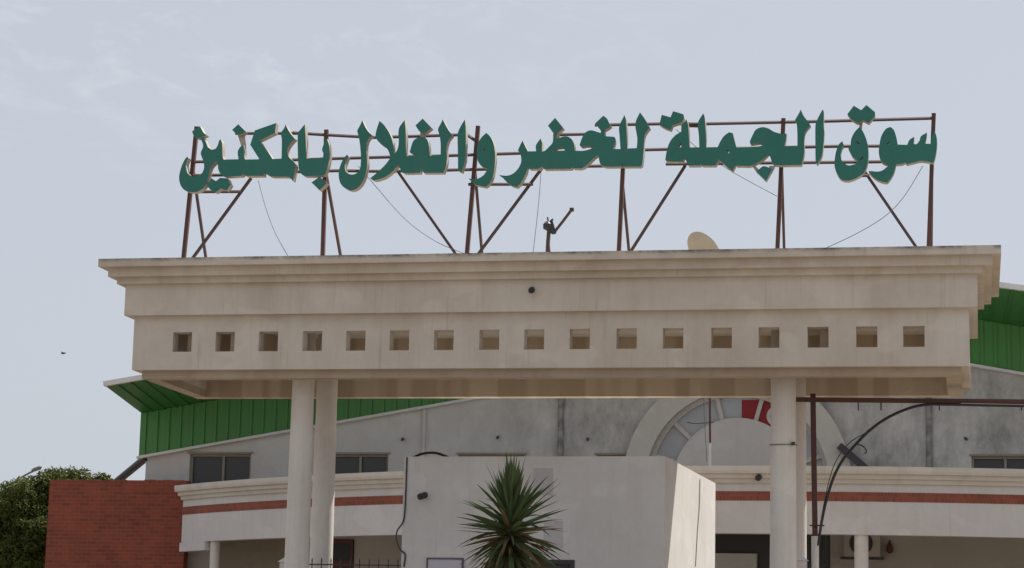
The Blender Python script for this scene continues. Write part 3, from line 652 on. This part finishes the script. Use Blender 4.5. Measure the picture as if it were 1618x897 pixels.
bm = B(); prism(bm, arc(RI-0.02)+arc(RP, 180, 0), [], YH+0.16, YH+0.18); obj('pane', bm, 'archglass', ar)
bm = B(); prism(bm, arc(RP)+[(ac.x-RP, ac.z-1), (ac.x+RP, ac.z-1)], [], YH+0.0, YH+0.22); obj('arch_panel', bm, 'arch_in', ar)
# flag hung across the arch glass
fp = [at(1172, 640, YH+0.12), at(1260, 648, YH+0.12)]
fl = thing('flag', (fp[0].x, YH+0.12, at(1172, 672, YH).z), 'red flag with a white disc hung in the arched window, right of its middle', 'flag')
fx0, fx1 = fp[0].x, fp[1].x+0.3
fz0, fz1 = at(1172, 668, YH).z-0.12, at(1172, 634, YH).z+0.05
fcx, fcz, frr = (fx0+fx1)/2+0.03, (fz0+fz1)/2-0.05, 0.25
circ = [(fcx+frr*math.cos(k*math.pi/16), fcz+frr*math.sin(k*math.pi/16)) for k in range(32)]
bm = B(); prism(bm, rect(fx0, fx1, fz0, fz1), [], YH+0.135, YH+0.145); obj('cloth', bm, 'red', fl)
bm = B(); prism(bm, circ, [], YH+0.125, YH+0.133); dk = obj('disc', bm, 'flagwhite', fl)
cr1 = [(fcx+0.03+0.19*math.cos(R(40+280*k/20)), fcz+0.19*math.sin(R(40+280*k/20))) for k in range(21)]
cr2 = [(fcx+0.07+0.15*math.cos(R(40+280*k/20)), fcz+0.15*math.sin(R(40+280*k/20))) for k in range(21)][::-1]
bm = B(); prism(bm, cr1+cr2, [], YH+0.119, YH+0.123); obj('crescent', bm, 'red', dk)
st = []
for k in range(10):
    r = 0.085 if k % 2 == 0 else 0.034
    st.append((fcx+0.07+r*math.cos(R(180+36*k)), fcz+r*math.sin(R(180+36*k))))
bm = B(); prism(bm, st, [], YH+0.119, YH+0.123); obj('star', bm, 'red', dk)
# pipes and small fittings on the wall
for px, w_, mt in ((887, 0.075, 'mottle'), (1468, 0.075, 'mottle'), (671, 0.05, 'hall')):
    a = at(px, 660, YH); bm = B(); bar(bm, (a.x, YH-w_*0.8, 5.6), (a.x, YH-w_*0.8, gz(a.x)-0.075), w_, 10); obj('downpipe', bm, mt, hall)
for px, py in ((637, 693), (787, 690), (929, 693), (1525, 692)):
    a = at(px, py, YH); bm = B(); bar(bm, a, a+Vector((0.03, -0.22, -0.05)), 0.035, 8); obj('spout', bm, 'dark', hall)
a, b = at(232, 722, YH), at(188, 758, YH+1.5)
bm = B(); bar(bm, b+(b-a)*0.4, a, 0.10, 12); obj('eave_brace', bm, 'dark', hall)
a, b = at(1326, 704, YH-0.4), at(1362, 735, YH-0.4)
bm = B(); bar(bm, a, b+(b-a)*0.2, 0.085, 4); tag(obj('slanted_bar', bm, 'dark'), 'short dark slanted bar standing at the right foot of the arch', 'duct')  # plain dark slanted bar, not a known fitting

# ------------------------------------------------------------------ curved entrance canopy
CX, CY, CR = 10.09, 33.49, 22.72
ZC = 6.0
can = thing('curved_canopy', (CX, CY-CR, 0), 'white curved entrance canopy with stepped cornice and red brick stripe, in front of the hall', 'canopy')
A0, A1 = R(227.6), R(312)
def sweep(name, prof, mat, n=72, a0=A0, a1=A1, parent=can):
    bm = B(); rings = []
    for i in range(n+1):
        a = a0+(a1-a0)*i/n
        rings.append([bm.verts.new((CX+r*math.cos(a), CY+r*math.sin(a), z)) for r, z in prof])
    m = len(prof)
    for p, q in zip(rings, rings[1:]):
        for k in range(m): bm.faces.new((p[k], q[k], q[(k+1) % m], p[(k+1) % m]))
    bm.faces.new(rings[0]); bm.faces.new(rings[-1][::-1])
    return obj(name, bm, mat, parent)
rw = CR-0.26
sweep('cornice', [(rw-0.3, 5.66), (rw+0.06, 5.66), (rw+0.08, 5.74), (rw+0.15, 5.755), (rw+0.16, 5.83), (rw+0.24, 5.85), (CR, 5.91), (CR, 6.0), (rw-0.3, 6.0)], 'canopy_cornice')
sweep('parapet', [(rw-0.28, 5.49), (rw, 5.49), (rw, 5.658), (rw-0.28, 5.658)], 'canopy')
sweep('brick_stripe', [(rw-0.28, 5.30), (rw+0.012, 5.30), (rw+0.012, 5.488), (rw-0.28, 5.488)], 'stripe')
sweep('edge_beam', [(rw-0.28, 4.615), (rw, 4.615), (rw, 5.298), (rw-0.28, 5.298)], 'canopy')
bm = B(); n = 48
lo, hi = [], []
for i in range(n+1):
    a = A0+(A1-A0)*i/n; p = Vector((CX+(rw-0.285)*math.cos(a), CY+(rw-0.285)*math.sin(a), 0))
    for lst, z in ((lo, 5.2), (hi, 5.45)): lst.append((bm.verts.new((p.x, p.y, z)), bm.verts.new((p.x, YH-0.003, z))))
for lst in (lo, hi):
    for p, q in zip(lst, lst[1:]): bm.faces.new((p[0], q[0], q[1], p[1]))
obj('canopy_slab', bm, 'canopy', can)
def on_canopy(px, py, r, zg):                                   # where a measured sight line meets the canopy's cylinder
    d = AX*((px-809)/FPX)+AY*((448.5-py)/FPX)+AF
    ox, oy = CAM.x-CX, CAM.y-CY; a_ = d.x**2+d.y**2; b_ = 2*(ox*d.x+oy*d.y); c_ = ox*ox+oy*oy-r*r
    return CAM+d*((-b_-math.sqrt(b_*b_-4*a_*c_))/(2*a_))
for px, rr in ((340, 0.12), (1361, 0.145), (720, 0.14), (1015, 0.14), (1700, 0.145)):
    p = on_canopy(px, 870, rw-0.17, 4); bm = B(); lathe(bm, p.x, p.y, [(rr+0.01, 0), (rr, 2.5), (rr, 4.613)], 24); obj('column', bm, 'column', can, smooth=False)
pe = on_canopy(292, 850, rw-0.1, 4)
p2 = on_canopy(332, 840, rw-0.1, 4)
bm = B()
for t in range(1):
    d = (p2-pe); d.z = 0; nrm = Vector((-d.y, d.x, 0)).normalized()*0.14
    q = [pe-nrm, p2-nrm, p2+nrm, pe+nrm]; z0_, z1_ = at(315, 872, pe.y).z, 4.613
    lo_ = [bm.verts.new((v.x, v.y, z0_)) for v in q]; hi_ = [bm.verts.new((v.x, v.y, z1_)) for v in q]
    bm.faces.new(lo_[::-1]); bm.faces.new(hi_)
    for k in range(4): bm.faces.new((lo_[k], lo_[(k+1) % 4], hi_[(k+1) % 4], hi_[k]))
obj('end_lintel', bm, 'canopy', can)
p = on_canopy(1199, 755, rw, 5.6)
dome_camera('security_camera', 'small black camera below the cornice of the curved canopy', 1199, 755, p.y, Vector((-0.2, -1, -0.35)), 1.15)
# ground floor under the canopy: shopfront, painted wall, doorway panel
yb = YH-0.06
bm = B(); box(bm, at(1312, 860, yb).x, XR-1, yb, YH-0.003, 0, 5.19); obj('ground_floor_wall', bm, 'hall_low', hall)
bm = B(); box(bm, at(560, 860, yb).x, at(660, 860, yb).x, yb, YH-0.003, 0, 5.19); obj('ground_floor_wall', bm, 'hall_low', hall)
a, b = at(1095, 850, yb).x, at(1310, 850, yb).x
bm = B(); prism(bm, rect(a, b, 0.1, 5.19), [rect(a+0.06, (a+b)/2+0.32, 0.2, 5.14)[::-1], rect((a+b)/2+0.36, b-0.06, 0.2, 5.14)[::-1]], yb-0.04, yb+0.03); sf = obj('shopfront', bm, 'dark', hall)
bm = B(); box(bm, a+0.1, b-0.1, yb-0.01, yb+0.01, 0.2, 5.14); obj('pane', bm, 'glass', sf)
bm = B(); c0, c1 = at(1122, 874, yb-0.2), at(1196, 874, yb-0.2); box(bm, c0.x, c1.x, yb-0.3, yb-0.05, 3.0, c0.z); obj('transom_panel', bm, 'white', sf)
c0, c1 = at(515, 852, yb), at(559, 852, yb)
bm = B(); prism(bm, rect(c0.x, c1.x, 0.05, c0.z), [rect(c0.x+0.07, c1.x-0.07, z, z+0.42)[::-1] for z in (1.3, 1.9, 2.5, 3.1, c0.z-0.52)], yb-0.05, yb+0.055); dr = obj('entrance_door', bm, 'maroon', hall)
bm = B(); box(bm, c0.x+0.06, c1.x-0.06, yb-0.01, yb+0.05, 1.25, c0.z-0.06); obj('door_panel', bm, 'dark', dr)
bm = B(); c0, c1 = at(340, 860, yb), at(452, 860, yb); box(bm, c0.x, c1.x, yb-0.02, YH-0.003, 0, 5.19); obj('shaded_wall_sheet', bm, plain and 'frame', hall)  # brown sheet with the wall's shade under the canopy put into its colour

pc = at(1362, 858, YH-0.35)
acu = thing('air_conditioner', (pc.x, YH-0.35, pc.z-0.4), 'outdoor air conditioner with dark round fan behind the canopy column at right', 'air conditioner')
bm = B(); box(bm, pc.x-0.42, pc.x+0.42, YH-0.35, YH-0.08, pc.z-0.32, pc.z+0.30); obj('casing', bm, 'hall_low', acu)
bm = B(); bar(bm, (pc.x-0.02, YH-0.37, pc.z), (pc.x-0.02, YH-0.352, pc.z), 0.27, 32); obj('fan_grille', bm, 'dark', acu)
bm = B(); box(bm, pc.x-0.5, pc.x+0.5, YH-0.38, YH-0.06, pc.z-0.37, pc.z-0.325); obj('bracket', bm, 'dark', acu)
pc = at(1406, 862, yb)
wl = thing('wall_lamp', pc, 'small dark red lamp fixed to the wall right of the air conditioner', 'lamp')
bm = B(); lathe(bm, pc.x, pc.y-0.1, [(0.02, pc.z-0.19), (0.085, pc.z-0.14), (0.07, pc.z-0.02), (0.03, pc.z+0.07), (0.012, pc.z+0.12)], 12); obj('lamp_shade', bm, 'maroon', wl)
bm = B(); bar(bm, pc+Vector((0, -0.1, 0.1)), pc+Vector((0, 0, 0.12)), 0.012); obj('arm', bm, 'dark', wl)

# rusty pole rising in front of the arch
pp = at(1122, 700, 14.5)
po = thing('rusty_pole', (pp.x, 14.5, 5.0), 'thin rust-streaked pole standing on the canopy in front of the arched window', 'pole')
bm = B(); bar(bm, (pp.x, 14.5, 5.0), (pp.x, 14.5, at(1122, 700, 14.5).z), 0.04, 10); obj('lower_tube', bm, 'whitepipe', po)
bm = B(); bar(bm, (pp.x, 14.5, at(1122, 700, 14.5).z), (pp.x-0.02, 14.5, at(1120, 600, 14.5).z), 0.024, 10); obj('upper_tube', bm, 'rust', po)
bm = B(); tube(bm, curve_pts([at(1111, 600, 14.4), at(1113, 660, 14.4), at(1117, 730, 14.4)], 4), 0.008, 5); tag(obj('wire', bm, 'wire'), 'thin slack wire beside the rusty pole in front of the arch', 'wire')
bm = B(); tube(bm, curve_pts([at(1085, 667, 14.4), at(1100, 669, 14.4), at(1128, 667, 14.4)], 4), 0.010, 5); tag(obj('wire', bm, 'dark'), 'dark level wire crossing the left part of the arched window', 'wire')

# ------------------------------------------------------------------ brick wall
YB = 17.2; rnd0 = random.Random(3)
q = [at(79, 757.5, YB), at(279, 757.5, YB)]
bx0, bx1 = q[0].x, q[1].x+0.28; bz = q[0].z
bm = B(); bt = [(bx0, bz)]; x = bx0                                          # unfinished top course: bricks not quite level
while x < bx1-0.3:
    z = bz+rnd0.uniform(-0.012, 0.012); bt += [(x+0.001, z), (x+0.249, z)]; x += 0.25
prism(bm, [(bx0-0.03, 0)]+bt[1:]+[(bx1, bz-0.01), (bx1, 0)], [], YB, YB+0.3)
tag(obj('brick_wall', bm, 'brick'), 'tall red brick wall between the tree and the curved canopy', 'wall')

# ------------------------------------------------------------------ street lamp and tree at the left
YP = 30
sl_ = thing('street_lamp', (at(8, 800, YP).x, YP, 0), 'grey street lamp with curved arm rising behind the leafy tree', 'street lamp')
b0 = at(6, 800, YP); bm = B(); tube(bm, curve_pts([(b0.x, YP, 0), (b0.x, YP, b0.z*0.6), b0, at(11, 777, YP), at(22, 762, YP), at(40, 750.5, YP), at(52, 744.5, YP)], 6), 0.032, 8); obj('pole', bm, 'lampgrey', sl_)
h0, h1 = at(50, 743.5, YP), at(66, 737.5, YP)
bm = B(); tube(bm, [h0, h0.lerp(h1, 0.25), h0.lerp(h1, 0.8), h1], [0.03, 0.065, 0.06, 0.02], 10); obj('lamp_head', bm, 'lampgrey', sl_)

def make_leaves(n, rnd, blobs, size, inner=0.55):
    vs, fs = [], []
    tot = sum(b[3]*b[4]*b[5] for b in blobs)
    for (bx, by, bz_, rx, ry, rz) in blobs:
        m = int(n*rx*ry*rz/tot)
        for _ in range(m):
            d = Vector((rnd.gauss(0, 1), rnd.gauss(0, 1), rnd.gauss(0, 1))).normalized()
            r = inner+(1-inner)*rnd.random()**0.6
            r *= 0.86+0.34*noise.noise(d*2.3+Vector((bx, by, bz_)))
            c = Vector((bx+d.x*rx*r, by+d.y*ry*r, bz_+d.z*rz*r))
            nn = (d*0.6+Vector((rnd.gauss(0, .6), rnd.gauss(0, .6), rnd.gauss(0.3, .6)))).normalized()
            t = nn.orthogonal().normalized(); t = Matrix.Rotation(rnd.random()*6.28, 3, nn) @ t; u = nn.cross(t)
            s = size*(0.6+0.8*rnd.random()); k = len(vs)
            vs += [c-t*s, c+u*s*0.45+nn*s*0.1, c+t*s, c-u*s*0.45+nn*s*0.1]; fs.append((k, k+1, k+2, k+3))
    return vs, fs
rnd = random.Random(4)
YT = 21.5
tc_ = at(85, 900, YT)
tree = thing('leafy_tree', (tc_.x, YT, 0), 'dense round green tree rising behind the red brick wall', 'tree')
bm = B(); tube(bm, curve_pts([(tc_.x, YT, 0), (tc_.x+0.1, YT, 1.5), (tc_.x-0.1, YT, 3.2)], 5), [0.3-0.012*i for i in range(11)], 10)
limbs = [(-1.6, 5.2, 0.3), (-0.7, 6.0, -0.5), (0.6, 6.1, 0.2), (1.5, 5.4, -0.2), (0.1, 5.8, 0.9)]
for dx, z, dy in limbs: tube(bm, curve_pts([(tc_.x-0.1, YT, 2.6), (tc_.x+dx*0.5, YT+dy*0.5, 4.0), (tc_.x+dx, YT+dy, z)], 5), [0.15-0.012*i for i in range(11)], 7)
obj('trunk', bm, 'bark', tree)
def tb(px, py, dy, r, rz): p = at(px, py, YT+dy); return (p.x, p.y, p.z, r, r, rz)
blobs = [tb(95, 782, 0, 0.95, 0.85), tb(42, 800, -0.4, 0.95, 0.85), tb(150, 778, 0.3, 0.75, 0.55), tb(75, 845, -0.6, 1.1, 1.0), tb(5, 835, 0.1, 0.95, 0.95), tb(60, 895, -0.3, 1.3, 1.1), tb(120, 835, 0.4, 1.0, 0.9),
         tb(185, 790, 0.6, 0.6, 0.5), tb(-40, 870, 0.3, 1.2, 1.1), tb(125, 755, 0.5, 0.42, 0.31), tb(85, 756, 0.2, 0.45, 0.36), tb(190, 763, 0.5, 0.25, 0.16), tb(15, 782, 0.5, 0.42, 0.33), tb(45, 768, 0.3, 0.4, 0.35), tb(-5, 795, 0.4, 0.45, 0.4), tb(162, 760, 0.4, 0.36, 0.24)]
vs, fs = make_leaves(80000, rnd, blobs, 0.055, 0.4)
me = bpy.data.meshes.new('crown'); me.from_pydata(vs, [], fs); me.materials.append(M['leaf'])
o = bpy.data.objects.new('crown', me); COL.objects.link(o); o.parent = tree; o.location = -Vector(tree.location)

# ------------------------------------------------------------------ yucca in front of the booth
YY = -1.4
yc = at(806, 826, YY)
yu = thing('yucca_tree', (yc.x, YY, 0), 'spiky green yucca with dry lower leaves in front of the white booth', 'yucca')
bm = B(); tube(bm, curve_pts([(yc.x+0.05, YY, 0), (yc.x-0.05, YY, 1.4), (yc.x, YY, 2.7), (yc.x, YY, yc.z)], 6), [0.14-0.003*i for i in range(19)], 10); obj('trunk', bm, 'bark', yu)
rnd = random.Random(11)
def blade(bm, base, d, ln, wd, droop, mi):
    side = d.cross(Vector((0, 0, 1)))
    side = side.normalized() if side.length > 0.05 else Vector((1, 0, 0))
    side = Matrix.Rotation(rnd.uniform(-0.7, 0.7), 3, d) @ side
    nrm = side.cross(d); rows = []
    for i in range(7):
        t = i/6; p = base+d*ln*t+Vector((0, 0, -droop*ln*t*t))
        wv = wd*(0.75+0.5*math.sin(min(t*2.2, 1.57)))*(1-t**2.2)+0.001
        rows.append([bm.verts.new(p-side*wv+nrm*wv*0.35), bm.verts.new(p), bm.verts.new(p+side*wv+nrm*wv*0.35)])
    for a, b in zip(rows, rows[1:]):
        bm.faces.new((a[0], a[1], b[1], b[0])).material_index = mi; bm.faces.new((a[1], a[2], b[2], b[1])).material_index = mi
bm = B()
for i in range(205):
    u = (i+0.5)/205; az = i*2.39996+rnd.uniform(-.2, .2); el = R(86-112*u+rnd.uniform(-14, 14))
    d = Vector((math.cos(az)*math.cos(el), math.sin(az)*math.cos(el), math.sin(el)))
    ln = rnd.uniform(0.72, 1.03)*(1+0.08*math.sin(az*1.0+0.8))*(1.0 if el > 0.2 else 0.95); b0 = Vector((yc.x, YY, yc.z+0.10-0.38*u))+d*0.05
    blade(bm, b0, d, ln, rnd.uniform(0.028, 0.041), (rnd.uniform(-0.02, 0.16) if rnd.random() < 0.85 else rnd.uniform(0.3, 0.6)) if el > 0 else rnd.uniform(0.05, 0.3), 1 if (u > 0.6 and rnd.random() < 0.38) else 0)
for i in range(210):
    az = rnd.uniform(0, 6.28); el = R(rnd.uniform(-70, -5)); d = Vector((math.cos(az)*math.cos(el), math.sin(az)*math.cos(el), math.sin(el)))
    blade(bm, Vector((yc.x, YY, yc.z-0.2-rnd.uniform(0, 0.75)))+d*0.08, d, rnd.uniform(0.5, 0.85), rnd.uniform(0.022, 0.034), rnd.uniform(0.1, 0.6), 1 if rnd.random() < 0.45 else 0)
obj('crown', bm, ['yucca', 'dry'], yu, recalc=False)

# ------------------------------------------------------------------ a bird far off in the sky
bp = at(100, 558, 32)
bm = B(); tube(bm, [bp-Vector((0.09, 0, 0.0)), bp-Vector((0.03, 0, 0)), bp+Vector((0.04, 0, 0.005)), bp+Vector((0.1, 0, 0.01))], [0.005, 0.028, 0.025, 0.006], 8)
for s in (-1, 1):
    v = [bm.verts.new(bp+Vector(p)*0.5) for p in ((-0.07, s*0.04, 0.02), (0.08, s*0.04, 0.02), (0.02, s*0.3, 0.05), (-0.05, s*0.28, 0.05))]; bm.faces.new(v)
    u = [bm.verts.new(bp+Vector(p)*0.5) for p in ((-0.07, s*0.04, 0.03), (0.08, s*0.04, 0.03), (0.02, s*0.3, 0.06), (-0.05, s*0.28, 0.06))]; bm.faces.new(u[::-1])
tag(obj('bird', bm, 'black'), 'tiny dark bird gliding in the sky at far left', 'bird')
